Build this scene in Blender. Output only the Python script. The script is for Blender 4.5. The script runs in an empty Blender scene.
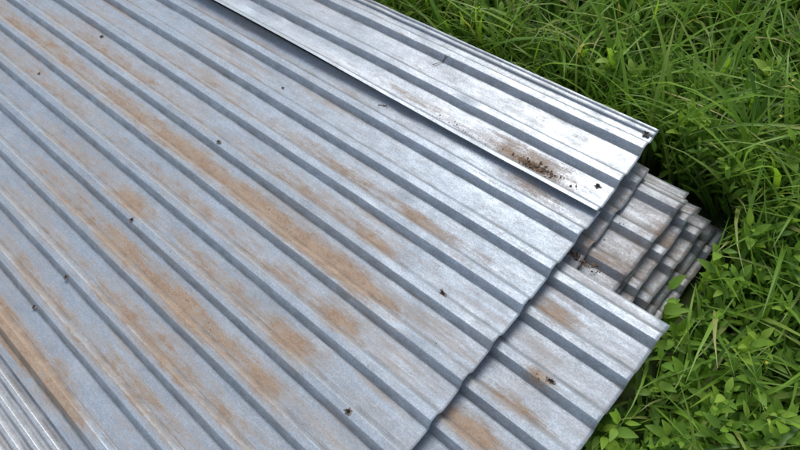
import bpy, math, numpy as np
from mathutils import Matrix, Vector
H=1.2
P=0.077*H
rng=np.random.default_rng(7)
sc=bpy.context.scene
sc.view_settings.view_transform='Standard'
sc.view_settings.look='None'
sc.view_settings.exposure=0

# ---------------- camera ----------------
X=Vector((1000,-665,660)).normalized()
Y=Vector((1702,1903,-660)); Y=(Y-X*Y.dot(X)).normalized()
Z=X.cross(Y)
R=Matrix((X,Y,Z))
cam=bpy.data.cameras.new("camera"); co=bpy.data.objects.new("camera",cam)
sc.collection.objects.link(co)
co.matrix_world=Matrix.Translation((0,0,H))@R.to_4x4()
cam.sensor_width=36; cam.lens=29.7; cam.clip_start=0.02; cam.clip_end=1000
sc.camera=co

# ---------------- light ----------------
EL,ROT=math.radians(50),math.radians(-20)
w=bpy.data.worlds.new("World"); sc.world=w; w.use_nodes=True
nt=w.node_tree; bg=nt.nodes['Background']
sky=nt.nodes.new('ShaderNodeTexSky'); sky.sky_type='NISHITA'; sky.sun_disc=False
sky.sun_elevation=EL; sky.sun_rotation=ROT; sky.dust_density=1.0; sky.air_density=1.2
hs=nt.nodes.new('ShaderNodeHueSaturation'); hs.inputs['Saturation'].default_value=0.6
nt.links.new(sky.outputs[0],hs.inputs['Color']); nt.links.new(hs.outputs[0],bg.inputs[0])
bg.inputs[1].default_value=0.15
L=bpy.data.lights.new("sun",'SUN'); L.energy=2.5; L.angle=math.radians(30); L.color=(1,0.96,0.9)
lo=bpy.data.objects.new("sun",L); sc.collection.objects.link(lo)
d=Vector((math.sin(ROT)*math.cos(EL),math.cos(ROT)*math.cos(EL),math.sin(EL)))
lo.rotation_euler=d.to_track_quat('Z','Y').to_euler(); lo.location=(0,3,5)

# ---------------- node helpers ----------------
class NT:
    def __init__(s,name):
        s.m=bpy.data.materials.new(name); s.m.use_nodes=True; s.t=s.m.node_tree
        s.b=s.t.nodes['Principled BSDF']; s.out=s.t.nodes['Material Output']
    def n(s,t,**k):
        x=s.t.nodes.new(t)
        for a,v in k.items(): setattr(x,a,v)
        return x
    def put(s,sock,v):
        if isinstance(v,bpy.types.NodeSocket): s.t.links.new(v,sock)
        else: sock.default_value=v
    def math(s,op,a,b=0.0,c=0.0,clamp=False):
        x=s.n('ShaderNodeMath',operation=op); x.use_clamp=clamp
        s.put(x.inputs[0],a); s.put(x.inputs[1],b); s.put(x.inputs[2],c); return x.outputs[0]
    def mr(s,v,a,b,c=0.0,d=1.0,smooth=True):
        x=s.n('ShaderNodeMapRange'); x.interpolation_type='SMOOTHSTEP' if smooth else 'LINEAR'
        s.put(x.inputs[0],v)
        for i,q in enumerate((a,b,c,d)): s.put(x.inputs[i+1],q)
        return x.outputs[0]
    def mix(s,f,a,b,bt='MIX'):
        x=s.n('ShaderNodeMix',data_type='RGBA',blend_type=bt)
        s.put(x.inputs[0],f); s.put(x.inputs[6],a); s.put(x.inputs[7],b); return x.outputs[2]
    def attr(s,nm): return s.n('ShaderNodeAttribute',attribute_name=nm).outputs['Fac']
    def coord(s,scale,loc=(0,0,0)):
        if not hasattr(s,'tc'): s.tc=s.n('ShaderNodeTexCoord')
        mp=s.n('ShaderNodeMapping'); mp.inputs['Scale'].default_value=scale; mp.inputs['Location'].default_value=loc
        s.t.links.new(s.tc.outputs['Object'],mp.inputs[0]); return mp.outputs[0]
    def noise(s,vec,scale,detail=4,rough=0.6):
        x=s.n('ShaderNodeTexNoise'); s.put(x.inputs['Vector'],vec); x.inputs['Scale'].default_value=scale
        x.inputs['Detail'].default_value=detail; x.inputs['Roughness'].default_value=rough; return x.outputs[0]

def metal(name,base=(0.40,0.43,0.46),seed=0.0,dust=0.5,rough=0.47,met=0.52,edge=0.0):
    s=NT(name); off=(seed*3.1,seed*1.7,seed)
    rust=s.attr('rust'); pan=s.attr('pan')
    n1=s.noise(s.coord((0.45,1,1),off),36,10,0.8)
    n2=s.noise(s.coord((0.7,12,1),off),7,7,0.75)
    fine=s.noise(s.coord((1,1,1),off),260,4,0.75)
    v=s.math('ADD',rust,s.math('MULTIPLY',s.math('SUBTRACT',n1,0.5),1.7))
    v=s.math('ADD',v,s.math('MULTIPLY',s.math('SUBTRACT',n2,0.5),1.6))
    v=s.math('ADD',v,s.math('MULTIPLY',s.math('SUBTRACT',fine,0.5),0.9))
    rm=s.mr(v,0.44,0.86)
    halo=s.mr(v,0.02,0.58)
    st=s.noise(s.coord((0.7,13,1),off),5,7,0.65)
    st2=s.noise(s.coord((1,1,1),(5+seed,2,0)),2.6,4,0.6)
    dm=s.math('MULTIPLY',s.mr(st,0.40,0.64),s.mr(st2,0.38,0.62))
    dm=s.math('MULTIPLY',dm,s.math('ADD',s.math('MULTIPLY',pan,0.8),0.2))
    dm=s.math('MULTIPLY',dm,dust)
    dm=s.math('MAXIMUM',dm,s.math('MULTIPLY',halo,0.68),clamp=True)
    vo=s.n('ShaderNodeTexVoronoi'); s.put(vo.inputs['Vector'],s.coord((1,1,1),off)); vo.inputs['Scale'].default_value=280
    sp=s.mr(vo.outputs['Distance'],0.0,0.8,0.84,1.16,False)
    mot=s.mr(s.noise(s.coord((1,2.2,1),off),18,9,0.8),0.3,0.7,0.74,1.22,False)
    big=s.mr(s.noise(s.coord((0.6,2,1),off),2.2,3,0.5),0.3,0.7,0.90,1.08,False)
    scr=s.mr(s.noise(s.coord((1.2,90,1),off),6,3,0.6),0.35,0.65,0.92,1.06,False)
    k=s.math('MULTIPLY',s.math('MULTIPLY',sp,mot),s.math('MULTIPLY',big,scr))
    cb=s.n('ShaderNodeCombineColor')
    for i in range(3): s.put(cb.inputs[i],s.math('MULTIPLY',k,base[i]))
    wf=s.mr(s.noise(s.coord((1,1,1),(3,seed,4)),130,3,0.7),0.62,0.70,0,0.5)
    col=s.mix(wf,cb.outputs[0],(0.62,0.66,0.69,1))
    col=s.mix(dm,col,(0.36,0.30,0.25,1))
    rc=s.mix(s.mr(n1,0.40,0.64),(0.40,0.29,0.20,1),(0.27,0.17,0.105,1))
    rc=s.mix(s.mr(fine,0.45,0.65,0,0.6),rc,(0.45,0.36,0.28,1))
    col=s.mix(s.math('MULTIPLY',rm,0.9),col,rc)
    mud=s.math('ADD',s.attr('mud'),s.math('MULTIPLY',s.math('SUBTRACT',n1,0.5),2.2))
    mud=s.mr(s.math('ADD',mud,s.math('MULTIPLY',s.math('SUBTRACT',fine,0.5),1.5)),0.45,0.65)
    col=s.mix(s.math('MULTIPLY',mud,0.92),col,s.mix(fine,(0.06,0.035,0.02,1),(0.26,0.165,0.10,1)))
    if edge:
        er=s.math('MULTIPLY',s.attr('endw'),s.mr(s.noise(s.coord((1,1,1),off),45,5,0.7),0.42,0.6))
        col=s.mix(s.math('MULTIPLY',er,edge),col,(0.16,0.085,0.045,1))
    gs=s.mr(s.noise(s.coord((1,1.3,1),(9+seed,0,0)),60,4,0.8),0.66,0.74)
    col=s.mix(s.math('MULTIPLY',gs,0.55),col,(0.10,0.08,0.065,1))
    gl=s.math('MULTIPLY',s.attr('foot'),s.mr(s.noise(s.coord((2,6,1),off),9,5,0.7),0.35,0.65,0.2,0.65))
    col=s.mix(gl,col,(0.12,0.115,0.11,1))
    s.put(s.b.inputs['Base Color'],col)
    cover=s.math('MAXIMUM',s.math('MAXIMUM',rm,mud),s.math('MULTIPLY',dm,0.8),clamp=True)
    s.put(s.b.inputs['Metallic'],s.math('MULTIPLY',s.math('SUBTRACT',1.0,cover),met))
    s.put(s.b.inputs['Roughness'],s.math('ADD',s.math('MULTIPLY',cover,0.38),s.mr(mot,0.8,1.16,rough+0.08,rough-0.06,False)))
    s.b.inputs['Specular IOR Level'].default_value=0.4
    bp=s.n('ShaderNodeBump'); bp.inputs['Strength'].default_value=0.4; bp.inputs['Distance'].default_value=0.0012
    s.put(bp.inputs['Height'],s.math('ADD',s.math('MULTIPLY',fine,0.7),s.math('MULTIPLY',s.math('MAXIMUM',rm,s.math('MULTIPLY',mud,2.0)),s.math('ADD',fine,n1))))
    s.put(s.b.inputs['Normal'],bp.outputs[0])
    return s.m
def plain(name,c,rough=0.9):
    s=NT(name); n=s.noise(s.coord((1,1,1)),120,4,0.7)
    s.put(s.b.inputs['Base Color'],s.mix(s.mr(n,0.3,0.7),tuple(q*0.6 for q in c)+(1,),tuple(q*1.4 for q in c)+(1,)))
    s.b.inputs['Roughness'].default_value=rough; return s.m

# ---------------- mesh helper ----------------
def mesh_from(name,verts,quads,attrs={},smooth=True,mat=None,sharp=None):
    me=bpy.data.meshes.new(name)
    me.vertices.add(len(verts)); me.vertices.foreach_set('co',verts.astype(np.float32).ravel())
    nq=len(quads); m=quads.shape[1]
    me.loops.add(nq*m); me.loops.foreach_set('vertex_index',quads.astype(np.int32).ravel())
    me.polygons.add(nq); me.polygons.foreach_set('loop_start',np.arange(nq,dtype=np.int32)*m)
    me.polygons.foreach_set('loop_total',np.full(nq,m,dtype=np.int32))
    me.update(calc_edges=True); me.validate()
    me.polygons.foreach_set('use_smooth',np.full(len(me.polygons),smooth))
    if sharp: me.set_sharp_from_angle(angle=math.radians(sharp))
    for k,v in attrs.items():
        a=me.attributes.new(k,'FLOAT','POINT'); a.data.foreach_set('value',v.astype(np.float32).ravel())
    o=bpy.data.objects.new(name,me); sc.collection.objects.link(o)
    if mat: me.materials.append(mat)
    return o

def wav(u,v,seed,n=6,f=3.0):
    r=np.random.default_rng(seed); o=0
    for i in range(n):
        a=r.uniform(0,6.28); k=f*(0.5+1.2*i/n*2); o=o+np.sin(k*(np.cos(a)*u+np.sin(a)*v)+r.uniform(0,6.28))/(1+i*0.6)
    return o/2.2

def prof(y,c0,pitch,ch,sn,sf):
    t=(y-c0+pitch/2)%pitch-pitch/2
    h=np.zeros_like(t)
    h=np.where(np.abs(t)<=ch,1.0,h)
    h=np.where((t<-ch)&(t>-ch-sn),1-(-ch-t)/sn,h)
    h=np.where((t>ch)&(t<ch+sf),1-(t-ch)/sf,h)
    return h
def sheet(name,x0,x1,y0,y1,z,c0,mat,pitch=P,hh=0.0140,ch=0.0085,sn=0.0145,sf=0.009,blobs=(),dx=0.012,seed=1,wave=0.0014,
          skew=0.0,extra=(),nearcurl=0.0,endbend=0.0,rag=0.0012,dents=0,corner=0.0,muds=()):
    ys=[y0,y1]
    r=0.0007
    k0=int(math.floor((y0-c0)/pitch))-1; k1=int(math.ceil((y1-c0)/pitch))+1
    for k in range(k0,k1+1):
        c=c0+k*pitch
        for b in (-ch-sn,-ch,ch,ch+sf): ys+=[c+b-r,c+b+r]
        ys+=[c,c+pitch*0.33,c-pitch*0.42,c-ch-sn-0.005,c+ch+sf+0.005,c+pitch*0.5]
    for (e,_,wd) in extra:
        ys+=[e-wd,e-wd*0.55,e,e+wd*0.55,e+wd]
    ys=np.array(sorted(set(round(v,5) for v in ys if y0<=v<=y1)))
    xs=np.linspace(x0,x1,max(3,int((x1-x0)/dx)+1))
    def pf(y):
        v=prof(y,c0,pitch,ch,sn,sf)*hh
        for (e,hg,wd) in extra: v=np.maximum(v,hg*np.clip((wd-np.abs(y-e))/(wd*0.5),0,1))
        return v
    pz=pf(ys)
    XX,YY=np.meshgrid(xs,ys,indexing='ij')
    def zf(x,y,p):
        q=z+p*(1+0.06*wav(x,y,seed+9,4,5))+wave*wav(x,y,seed,6,2.5)+0.0004*wav(x,y*1.5,seed+3,6,30)
        if nearcurl: q=q+nearcurl*np.clip((y0+0.05-y)/0.05,0,1)**1.5*np.clip((-0.75-x)/0.45,0,1)*(0.8+0.4*wav(x,y*0,seed+21,5,6))
        if endbend: q=q+endbend*np.clip((x-(x1-0.10))/0.10,0,1)**2*(wav(x*0,y,seed+2,5,22))
        if corner: q=q+corner*np.clip((x-(x1-0.08))/0.08,0,1)**2*np.clip((y-(y1-0.12))/0.12,0,1)
        return q
    ZZ=zf(XX,YY,pz[None,:])
    rr=np.random.default_rng(seed+77)
    for _ in range(dents):
        cx,cy=rr.uniform(-2.0,x1),rr.uniform(y0,y1); s_=rr.uniform(0.012,0.04); 
        ZZ=ZZ-rr.uniform(0.0008,0.003)*np.exp(-((XX-cx)/(s_*1.6))**2-((YY-cy)/s_)**2)
    yo=0.0005*wav(XX,YY*0.2,seed+5,5,5)
    rg=rag*wav(ys*0,ys,seed+31,7,40)+skew*(ys-y0)
    XX2=XX+np.clip((XX-(x1-0.15))/0.15,0,1)*rg[None,:]
    V=np.stack([XX2,YY+yo,ZZ],-1).reshape(-1,3)
    nx,ny=len(xs),len(ys)
    i=np.arange(nx*ny).reshape(nx,ny)
    Q=np.stack([i[:-1,:-1],i[1:,:-1],i[1:,1:],i[:-1,1:]],-1).reshape(-1,4)
    def field(bl):
        f_=np.zeros_like(XX)
        for (bx,by,rx,ry,s_) in bl:
            f_=np.maximum(f_,np.exp(-np.abs((XX-bx*H)/(rx*H))**2.2-np.abs((YY-by*H)/(ry*H))**3)*s_)
        return f_
    t=(ys-c0+pitch/2)%pitch-pitch/2
    pan=1-np.clip(prof(ys,c0,pitch,ch,sn,sf),0,1)[None,:]+0*XX
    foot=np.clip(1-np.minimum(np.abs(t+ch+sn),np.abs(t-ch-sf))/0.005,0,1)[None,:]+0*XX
    endw=np.clip((XX-(x1-0.045))/0.045,0,1)
    o=mesh_from(name,V,Q,{'rust':field(blobs),'mud':field(muds)-1.0*(len(muds)==0)-0.5,'pan':pan,'foot':foot,'endw':endw},True,mat,sharp=11)
    m=o.modifiers.new('thick','SOLIDIFY'); m.thickness=0.0009; m.offset=-1
    def top(x,y): return float(zf(np.array([x]),np.array([y]),(pf(np.array([y])) ))[0])
    return o,top

M_main=metal("galvanised_main",(0.375,0.425,0.48),seed=1,dust=0.75)
M_far=metal("galvanised_bright",(0.40,0.44,0.485),seed=2,dust=0.3,rough=0.43,met=0.58)
M_third=metal("galvanised_third",(0.37,0.415,0.465),seed=3,dust=0.6)
M_pile=metal("galvanised_pile",(0.32,0.345,0.375),seed=4,dust=0.7,rough=0.52,edge=0.5)
M_low=metal("galvanised_low",(0.50,0.52,0.54),seed=5,dust=0.5)

RX=0.215*H+0.014
blobs_main=[(-1.10,0.172,0.65,0.026,0.80),(-0.64,0.170,0.18,0.024,1.2),(-1.75,0.175,0.5,0.024,0.7),(-0.85,0.172,0.2,0.024,1.0),
 (-1.10,-0.315,0.28,0.028,1.2),(-0.86,-0.315,0.12,0.022,0.9),(-1.4,-0.31,0.3,0.024,1.0),
 (-1.086,0.018,0.10,0.024,0.85),(-1.013,-0.060,0.12,0.028,0.9),(-0.87,-0.060,0.12,0.026,0.82),(-0.80,-0.060,0.10,0.028,1.0),(-0.576,-0.060,0.09,0.024,0.85),
 (-0.70,-0.06,0.22,0.025,0.75),(-0.585,0.018,0.09,0.025,0.9),(-0.76,0.018,0.22,0.022,0.65),(-0.53,0.097,0.06,0.022,0.88),(-0.67,0.096,0.2,0.020,0.62),
 (-0.545,0.326,0.08,0.016,0.85),(-0.592,0.248,0.07,0.017,0.85),(-0.78,0.25,0.28,0.018,0.58),(-0.76,0.328,0.28,0.016,0.54),(-0.95,0.095,0.35,0.020,0.55),
 (-0.80,-0.138,0.28,0.025,0.7),(-1.2,-0.06,0.25,0.025,0.6),(-1.5,0.25,0.5,0.022,0.58),(-1.6,0.10,0.4,0.022,0.55),(-0.75,-0.215,0.22,0.024,0.62),
 (-0.60,-0.14,0.14,0.02,0.6),(-0.42,0.49,0.07,0.015,0.6),(-0.9,-0.285,0.06,0.02,0.65),(-1.1,-0.22,0.28,0.024,0.58),(-1.2,0.325,0.4,0.016,0.48),(-1.3,0.02,0.3,0.02,0.5),(-1.2,-0.14,0.3,0.02,0.5)]
muds_main=[(-.66,.172,.12,.012,0.75),(-.60,.248,.04,.010,0.8),(-.53,.326,.04,.009,0.8),(-.80,-.06,.04,.016,0.7),(-1.08,.02,.04,.015,0.7),(-.50,.497,.14,.010,0.8)]
main,tmain=sheet("corrugated_metal_sheet",-3.5,-0.300*H,-0.352*H,0.6165,0.0,RX,M_main,blobs=blobs_main,muds=muds_main,dx=0.006,seed=11,dents=70)
F=1.196
far,tfar=sheet("corrugated_metal_sheet",-3.5,-0.302*F,0.506*F,0.708*F,0.0035,0.574*F+0.012,M_far,dx=0.006,seed=12,hh=0.012,dents=30,nearcurl=0.014,
   blobs=[(-0.46,0.535,0.10,0.02,0.75),(-0.7,0.535,0.15,0.01,0.5)],muds=[(-.445,.530,.075,.013,1.3),(-.60,.525,.12,.008,.95),(-.34,.56,.02,.02,.9)],
   extra=[(0.693*F,0.006,0.005),(0.705*F,0.004,0.004)],skew=-0.03,wave=0.0006)
third,tthird=sheet("corrugated_metal_sheet",-3.4,-0.109*H*1.02,-0.30*H,0.411*H,-0.028,RX,M_third,seed=13,dx=0.008,dents=20,
   blobs=[(-0.25,0.095,0.07,0.022,0.95),(-0.26,0.325,0.04,0.018,0.9),(-0.2175,0.222,0.025,0.015,0.9),(-0.22,0.17,0.06,0.014,0.7),(-0.2,0.02,0.06,0.018,0.7)],
   muds=[(-.2175,.222,.018,.009,1.0)],endbend=0.002)
low,tlow=sheet("corrugated_metal_sheet",-3.3,-0.45,-0.80*H,-0.33*H,-0.016,-0.40*H,M_low,pitch=0.030,hh=0.008,ch=0.004,sn=0.007,sf=0.006,seed=14,
   blobs=[(-1.0,-0.5,0.2,0.02,0.5)])
zz=-0.045
ends=[-0.245,-0.205,-0.186,-0.172,-0.164,-0.150,-0.146,-0.152,-0.138,-0.146]
yt=[0.635,0.618,0.640,0.628,0.645,0.632,0.650,0.640,0.645,0.655]
for i in range(10):
    o_,t_=sheet("corrugated_metal_sheet",-3.4+rng.uniform(-.1,.1),ends[i]*H*1.05,-0.33*H+rng.uniform(-.03,.03),yt[i]*H*1.03,zz,RX+rng.uniform(-0.003,0.003)+(0.0 if i else 0.006),
      M_pile,seed=30+i,dx=0.010,wave=0.001,endbend=0.003,rag=0.004,skew=rng.uniform(-.05,.02),hh=0.011,dents=60,corner=rng.uniform(-0.006,0.006),
      blobs=[(-0.25,0.47,0.06,0.02,0.6),(-0.2,0.56,0.05,0.02,0.5)],muds=[(-.285,.437,.035,.012,1.2),(-.26,.56,.03,.03,.8)])
    if i==0: pile0,tpile=o_,t_
    zz-=0.0145
GZ=zz-0.012

# ---------------- nail holes ----------------
MH=plain("hole_painted_shade",(0.012,0.011,0.010)); MR=plain("torn_rim",(0.20,0.17,0.15),0.6)  # shade inside each hole painted as a near-black disc on the uncut sheet
def hole(parent,top,x,y,r=0.0036):
    z=max(top(x,y),top(x,y+0.003),top(x,y-0.003))
    n=14; a=np.linspace(0,2*np.pi,n,endpoint=False)
    prof_=[(0.0,0.0004),(1.0,0.0006),(1.1,0.0020),(1.6,0.0006),(2.0,-0.0006)]
    V=[[x,y,z+0.0004]]
    rs=rng.uniform(0.6,1.35,n)
    for rr,h in prof_[1:]:
        for j in range(n): V.append([x+r*rr*rs[j]*math.cos(a[j])*1.15,y+r*rr*rs[j]*math.sin(a[j])*0.85,z+h*(rs[j] if h>0.001 else 1)])
    me=bpy.data.meshes.new("nail_hole"); Fc=[(0,1+j,1+(j+1)%n) for j in range(n)]; mi=[0]*n
    for k in range(3):
        for j in range(n):
            Fc.append((1+k*n+j,1+(k+1)*n+j,1+(k+1)*n+(j+1)%n,1+k*n+(j+1)%n)); mi.append(1)
    me.from_pydata(V,[],Fc); me.materials.append(MH); me.materials.append(MR)
    me.polygons.foreach_set('material_index',mi); me.update()
    o=bpy.data.objects.new("nail_hole",me); sc.collection.objects.link(o); o.parent=parent
for (x,y) in [(-1.026,.227),(-1.054,-.172),(-1.059,-.252),(-1.037,-.008),(-1.59,.276),(-1.643,.105),(-.413,-.004),(-.42,.238),(-1.62,.455),(-1.02,.41)]:
    hole(main,tmain,x*H,y*H,rng.uniform(0.0030,0.0046))
hole(third,tthird,-.2*H,.228*H,0.004)
for (x,y) in [(-.322,.688),(-.332,.553)]: hole(far,tfar,x*F,y*F,0.0038)

# ---------------- debris ----------------
MD=plain("dry_dirt",(0.11,0.07,0.045)); 
def crumbs(name,parent,top,groups):
    Vs=[];Fc=[];o=0
    for (cx,cy,sx,sy,n,s0,s1) in groups:
        for _ in range(n):
            x=cx*H+rng.normal()*sx*H; y=cy*H+rng.normal()*sy*H; s=s0+(s1-s0)*rng.random()**2.5
            z=top(x,y)+s*0.15
            M=np.linalg.qr(rng.normal(size=(3,3)))[0]
            b=np.array([[1,0,0],[-1,0,0],[0,.7,0],[0,-.8,0],[0,0,.5],[0,0,-.5]])*rng.uniform(0.5,1.5,(6,3))*s
            b=b@M.T; b[:,2]*=0.4
            Vs.append(b+np.array([x,y,z]))
            for f in ((0,2,4),(2,1,4),(1,3,4),(3,0,4),(2,0,5),(1,2,5),(3,1,5),(0,3,5)): Fc.append([q+o for q in f])
            o+=6
    ob=mesh_from(name,np.concatenate(Vs),np.array(Fc),{},False,MD); ob.parent=parent
crumbs("dirt_crumbs",far,tfar,[(-.44,.528,.028,.006,130,.0008,.006),(-.6,.525,.10,.004,50,.0006,.003)])
crumbs("dirt_crumbs",main,tmain,[(-.75,.1,.5,.25,60,.0006,.002),(-.66,.172,.15,.014,60,.0005,.0016),(-1.08,.0,.08,.03,30,.0006,.0016),(-.8,-.06,.06,.02,30,.0006,.002)])
crumbs("dirt_crumbs",third,tthird,[(-.2175,.222,.010,.005,14,.001,.004),(-.2,.25,.06,.1,16,.0006,.0016)])
crumbs("dirt_crumbs",pile0,tpile,[(-.285,.437,.018,.006,60,.0012,.006),(-.28,.52,.01,.05,25,.0008,.003)])
def twig(parent,top,x,y,L,az):
    cu=bpy.data.curves.new("dry_twig",'CURVE'); cu.dimensions='3D'; cu.bevel_depth=0.0009; cu.bevel_resolution=1
    for (a0,l0,s) in ((az,L,0),(az+0.6,L*0.35,0.5)):
        sp=cu.splines.new('POLY'); sp.points.add(7)
        for i in range(8):
            t=i/7; px=x+math.cos(az)*L*s+math.cos(a0)*l0*t+0.002*math.sin(5*t); py=y+math.sin(az)*L*s+math.sin(a0)*l0*t+0.004*math.sin(3.3*t)
            sp.points[i].co=(px,py,top(px,py)+0.0015,1); sp.points[i].radius=1-0.6*t
    o=bpy.data.objects.new("dry_twig",cu); sc.collection.objects.link(o); cu.materials.append(MD); o.parent=parent
twig(far,tfar,-.77*F,.625*F,0.05,0.9); twig(main,tmain,-.80*H,.485*H,0.03,0.2)

# ---------------- ground ----------------
g=NT("soil_and_turf")
gn=g.noise(g.coord((1,1,1)),8,8,0.7)
g.put(g.b.inputs['Base Color'],g.mix(g.mr(gn,0.35,0.65),(0.05,0.07,0.02,1),(0.07,0.11,0.028,1)))
g.b.inputs['Roughness'].default_value=0.95
GV=np.array([[-150,-150,GZ],[150,-150,GZ],[150,150,GZ],[-150,150,GZ]],float)
mesh_from("ground",GV,np.array([[0,1,2,3]]),{},False,g.m)

# ---------------- vegetation ----------------
def leafmat(name,c1,c2,c3,tr=0.35,rough=0.45):
    s=NT(name); t=s.attr('tint'); al=s.attr('along')
    c=s.mix(s.mr(t,0.0,0.7,smooth=False),c1,c2); c=s.mix(s.mr(t,0.72,1.0,smooth=False),c,c3)
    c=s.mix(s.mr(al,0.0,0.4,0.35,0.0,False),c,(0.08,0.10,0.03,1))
    s.put(s.b.inputs['Base Color'],c); s.b.inputs['Roughness'].default_value=rough
    s.b.inputs['Specular IOR Level'].default_value=0.45
    tb=s.n('ShaderNodeBsdfTranslucent'); s.put(tb.inputs[0],s.mix(1.0,c,(1.3,1.3,0.5,1),'MULTIPLY'))
    mx=s.n('ShaderNodeMixShader'); mx.inputs[0].default_value=tr
    s.t.links.new(s.b.outputs[0],mx.inputs[1]); s.t.links.new(tb.outputs[0],mx.inputs[2]); s.t.links.new(mx.outputs[0],s.out.inputs[0])
    return s.m
def inab(x,y,m=0.0):
    a=(x<-0.30*H+m)&(y<0.710*H+m)&(y>-0.82*H-m)
    b=(x<-0.142*H+m)&(y<0.680*H+m)&(y>-0.36*H-m)
    return a|b
def inc(x,y,m=0.0): return (x<-0.105*H+m)&(y<0.415*H+m)&(y>-0.32*H-m)
def ribbon(base,az,Ln,th0,bend,wd,tint,seg=5,shape='blade',zlim=0.05,fold=0.25,cols=2,curl=None):
    N=len(Ln); t=np.linspace(0,1,seg+1)
    th=th0[:,None]+bend[:,None]*t[None,:]**1.3
    dl=(Ln/seg)[:,None]
    r=np.concatenate([np.zeros((N,1)),np.cumsum(np.sin(th[:,:-1])*dl,1)],1)
    z=np.concatenate([np.zeros((N,1)),np.cumsum(np.cos(th[:,:-1])*dl,1)],1)
    a=az[:,None]+(curl[:,None] if curl is not None else np.zeros((N,1)))*t[None,:]
    cx=base[:,0:1]+r*np.cos(a); cy=base[:,1:2]+r*np.sin(a); cz=base[:,2:3]+z
    bad=(inab(cx,cy,0.004)&(cz<zlim)).any(1)|(inc(cx,cy,0.004)&(cz<zlim)&(cz>-0.06)).any(1)|(cz[:,1:]<GZ+0.002).any(1)
    bad|=(inab(cx,cy,-0.05)).any(1)
    k=~bad
    cx,cy,cz,a,th,wd,tint,N=cx[k],cy[k],cz[k],a[k],th[k],wd[k],tint[k],int(k.sum())
    if shape=='blade': pr=np.clip(0.6+1.2*t,0,1)*np.clip((1-t)*2.0,0.03,1)
    else: pr=np.clip(np.sin(np.pi*np.clip(t*0.94+0.03,0,1)**0.8),0.05,1)
    w_=wd[:,None]*pr[None,:]*0.5
    sx=-np.sin(a); sy=np.cos(a)
    nx=-np.cos(th)*np.cos(a); ny=-np.cos(th)*np.sin(a); nz=np.sin(th)
    rows=[]
    for s_ in ((-1,0,1) if cols==3 else (-1,1)):
        f=fold*w_*(abs(s_))
        rows.append(np.stack([cx+s_*sx*w_+nx*f,cy+s_*sy*w_+ny*f,cz+nz*f],-1))
    C=len(rows); V=np.stack(rows,2)
    idx=np.arange(N*(seg+1)*C).reshape(N,seg+1,C)
    Q=np.stack([idx[:,:-1,:-1],idx[:,:-1,1:],idx[:,1:,1:],idx[:,1:,:-1]],-1).reshape(-1,4)
    tt=np.broadcast_to(tint[:,None,None],(N,seg+1,C)); aa=np.broadcast_to(t[None,:,None],(N,seg+1,C))
    return V.reshape(-1,3),Q,tt.ravel(),aa.ravel()
def combine(name,lst,mat):
    vs=[];qs=[];ts=[];as_=[];o=0
    for V,Q,t,a in lst:
        vs.append(V);qs.append(Q+o);ts.append(t);as_.append(a);o+=len(V)
    return mesh_from(name,np.concatenate(vs),np.concatenate(qs),{'tint':np.concatenate(ts),'along':np.concatenate(as_)},True,mat)
def scatter(n,x0,x1,y0,y1):
    p=np.stack([rng.uniform(x0,x1,n),rng.uniform(y0,y1,n)],-1)
    return p[~inab(p[:,0],p[:,1],0.0)]
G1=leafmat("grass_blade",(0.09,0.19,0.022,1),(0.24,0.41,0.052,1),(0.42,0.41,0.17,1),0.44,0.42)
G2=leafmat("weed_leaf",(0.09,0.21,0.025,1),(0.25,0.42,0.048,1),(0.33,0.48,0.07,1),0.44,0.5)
lst=[]
def clumps(nc,x0,x1,y0,y1,per,Lr,wr,jit,th=(0.05,0.6),bd=(0.3,1.7)):
    c=scatter(nc,x0,x1,y0,y1); nc=len(c)
    id_=np.repeat(np.arange(nc),per); N=len(id_)
    az=rng.uniform(0,2*np.pi,N)
    rr=np.abs(rng.normal(0,jit,N))
    b=np.stack([c[id_,0]+rr*np.cos(az),c[id_,1]+rr*np.sin(az),np.full(N,GZ)],-1)
    k=~inab(b[:,0],b[:,1],0.0)
    cs=rng.uniform(0.7,1.15,nc)[id_]; ct=rng.uniform(-0.28,0.3,nc)[id_]
    Ln=rng.uniform(*Lr,N)*cs
    tint=np.clip(rng.beta(2,2.6,N)+ct,0,0.9); tint=np.where(rng.random(N)<0.03,1.0,tint)
    return ribbon(b[k],az[k],Ln[k],rng.uniform(*th,N)[k],rng.uniform(*bd,N)[k],rng.uniform(*wr,N)[k],tint[k],seg=6,curl=rng.normal(0,0.4,N)[k],fold=0.35,cols=3)
lst.append(clumps(1050,-2.2,1.4,0.85,3.0,14,(0.20,0.48),(0.006,0.015),0.03,bd=(0.6,2.0)))
lst.append(clumps(300,-0.45,1.3,0.45,1.3,13,(0.16,0.40),(0.006,0.014),0.03,bd=(0.6,2.0)))
lst.append(clumps(260,-0.3,1.2,-0.3,0.85,13,(0.14,0.34),(0.005,0.012),0.03,bd=(0.5,2.0)))
lst.append(clumps(170,-1.6,0.0,0.83,0.98,12,(0.16,0.30),(0.005,0.010),0.02))
def turf(n,x0,x1,y0,y1,Lr=(0.07,0.2)):
    p=scatter(n,x0,x1,y0,y1); N=len(p)
    b=np.concatenate([p,np.full((N,1),GZ)],1)
    return ribbon(b,rng.uniform(0,6.28,N),rng.uniform(*Lr,N),rng.uniform(0,0.5,N),rng.uniform(0.2,1.4,N),rng.uniform(0.003,0.006,N),np.clip(rng.beta(2,2.6,N),0,0.95),seg=4)
lst.append(turf(9000,-2.2,1.4,-0.8,3.0))
lst.append(turf(12000,-7,7,-6,9,(0.12,0.3)))
combine("grass",lst,G1)
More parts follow.
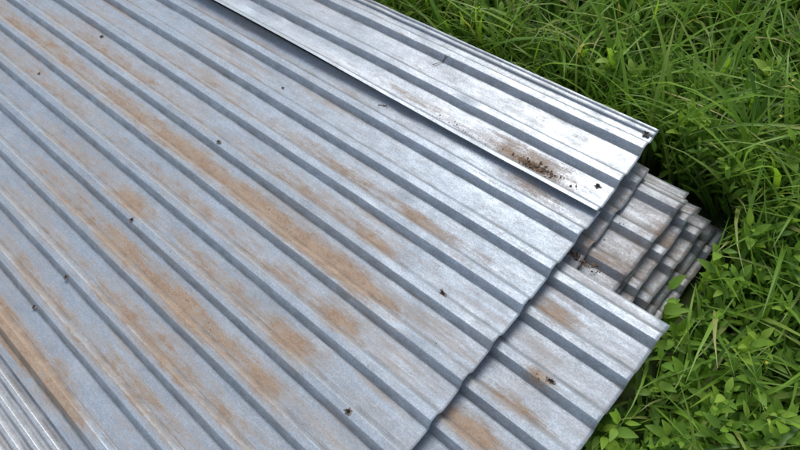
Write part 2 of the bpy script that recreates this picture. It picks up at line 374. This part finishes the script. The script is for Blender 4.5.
def weeds(npl,x0,x1,y0,y1,hr,lr,zl=0.05,th_=-0.1,ww=(0.30,0.48)):
    p=scatter(npl,x0,x1,y0,y1); n=len(p); out=[]
    keep=(wav(p[:,0],p[:,1],5,6,5)+rng.normal(0,0.35,n))>th_
    p=p[keep]; n=len(p)
    hgt=rng.uniform(*hr,n); lean=rng.normal(0,0.25,(n,2)); ptint=rng.uniform(-0.25,0.35,n); ps=rng.uniform(0.55,1.3,n)
    for k in range(7):
        f=0.25+0.75*k/6
        for sgn in (0,1):
            az=k*1.57+np.arange(n)*2.4+sgn*np.pi+rng.normal(0,0.4,n)
            b=np.stack([p[:,0]+lean[:,0]*hgt*f,p[:,1]+lean[:,1]*hgt*f,GZ+hgt*f],-1)
            size=ps*rng.uniform(*lr,n)*(1.0-0.45*f)*1.4
            b[:,0]+=np.cos(az)*size*0.15; b[:,1]+=np.sin(az)*size*0.15
            out.append(ribbon(b,az,size,rng.uniform(0.6,1.35,n)-0.3*f,rng.uniform(0.1,0.9,n),size*rng.uniform(*ww,n),
                np.clip(rng.normal(0.4,0.15,n)+ptint+0.4*(f-0.5),0,1),seg=4,shape='leaf',cols=3,fold=0.3,zlim=zl))
    b=np.concatenate([p,np.full((n,1),GZ)],1)
    az=np.arctan2(lean[:,1],lean[:,0]); th=np.arctan(np.hypot(lean[:,0],lean[:,1]))
    out.append(ribbon(b,az,hgt*1.02/np.cos(th),th,np.zeros(n),np.full(n,0.0025),np.full(n,0.5),seg=3))
    return out
W=weeds(2000,-0.4,1.3,-0.5,1.2,(0.09,0.24),(0.022,0.046),th_=-0.3)+weeds(900,-2.2,1.4,0.85,3.0,(0.08,0.24),(0.022,0.05))
combine("weeds",W,G2)
FM=NT("yellow_petal"); FM.b.inputs['Base Color'].default_value=(0.65,0.52,0.04,1)
p=scatter(60,-0.5,1.2,-0.3,1.4); n=len(p); zf_=GZ+rng.uniform(0.15,0.22,n); fl=[]
for k in range(5):
    az=np.full(n,k*2*np.pi/5)+np.arange(n)
    fl.append(ribbon(np.stack([p[:,0],p[:,1],zf_],-1),az,np.full(n,0.003),np.full(n,1.2),np.full(n,0.3),np.full(n,0.003),np.full(n,0.5),seg=3,shape='leaf',cols=3,zlim=0.1))
combine("yellow_wildflowers",fl,FM.m)
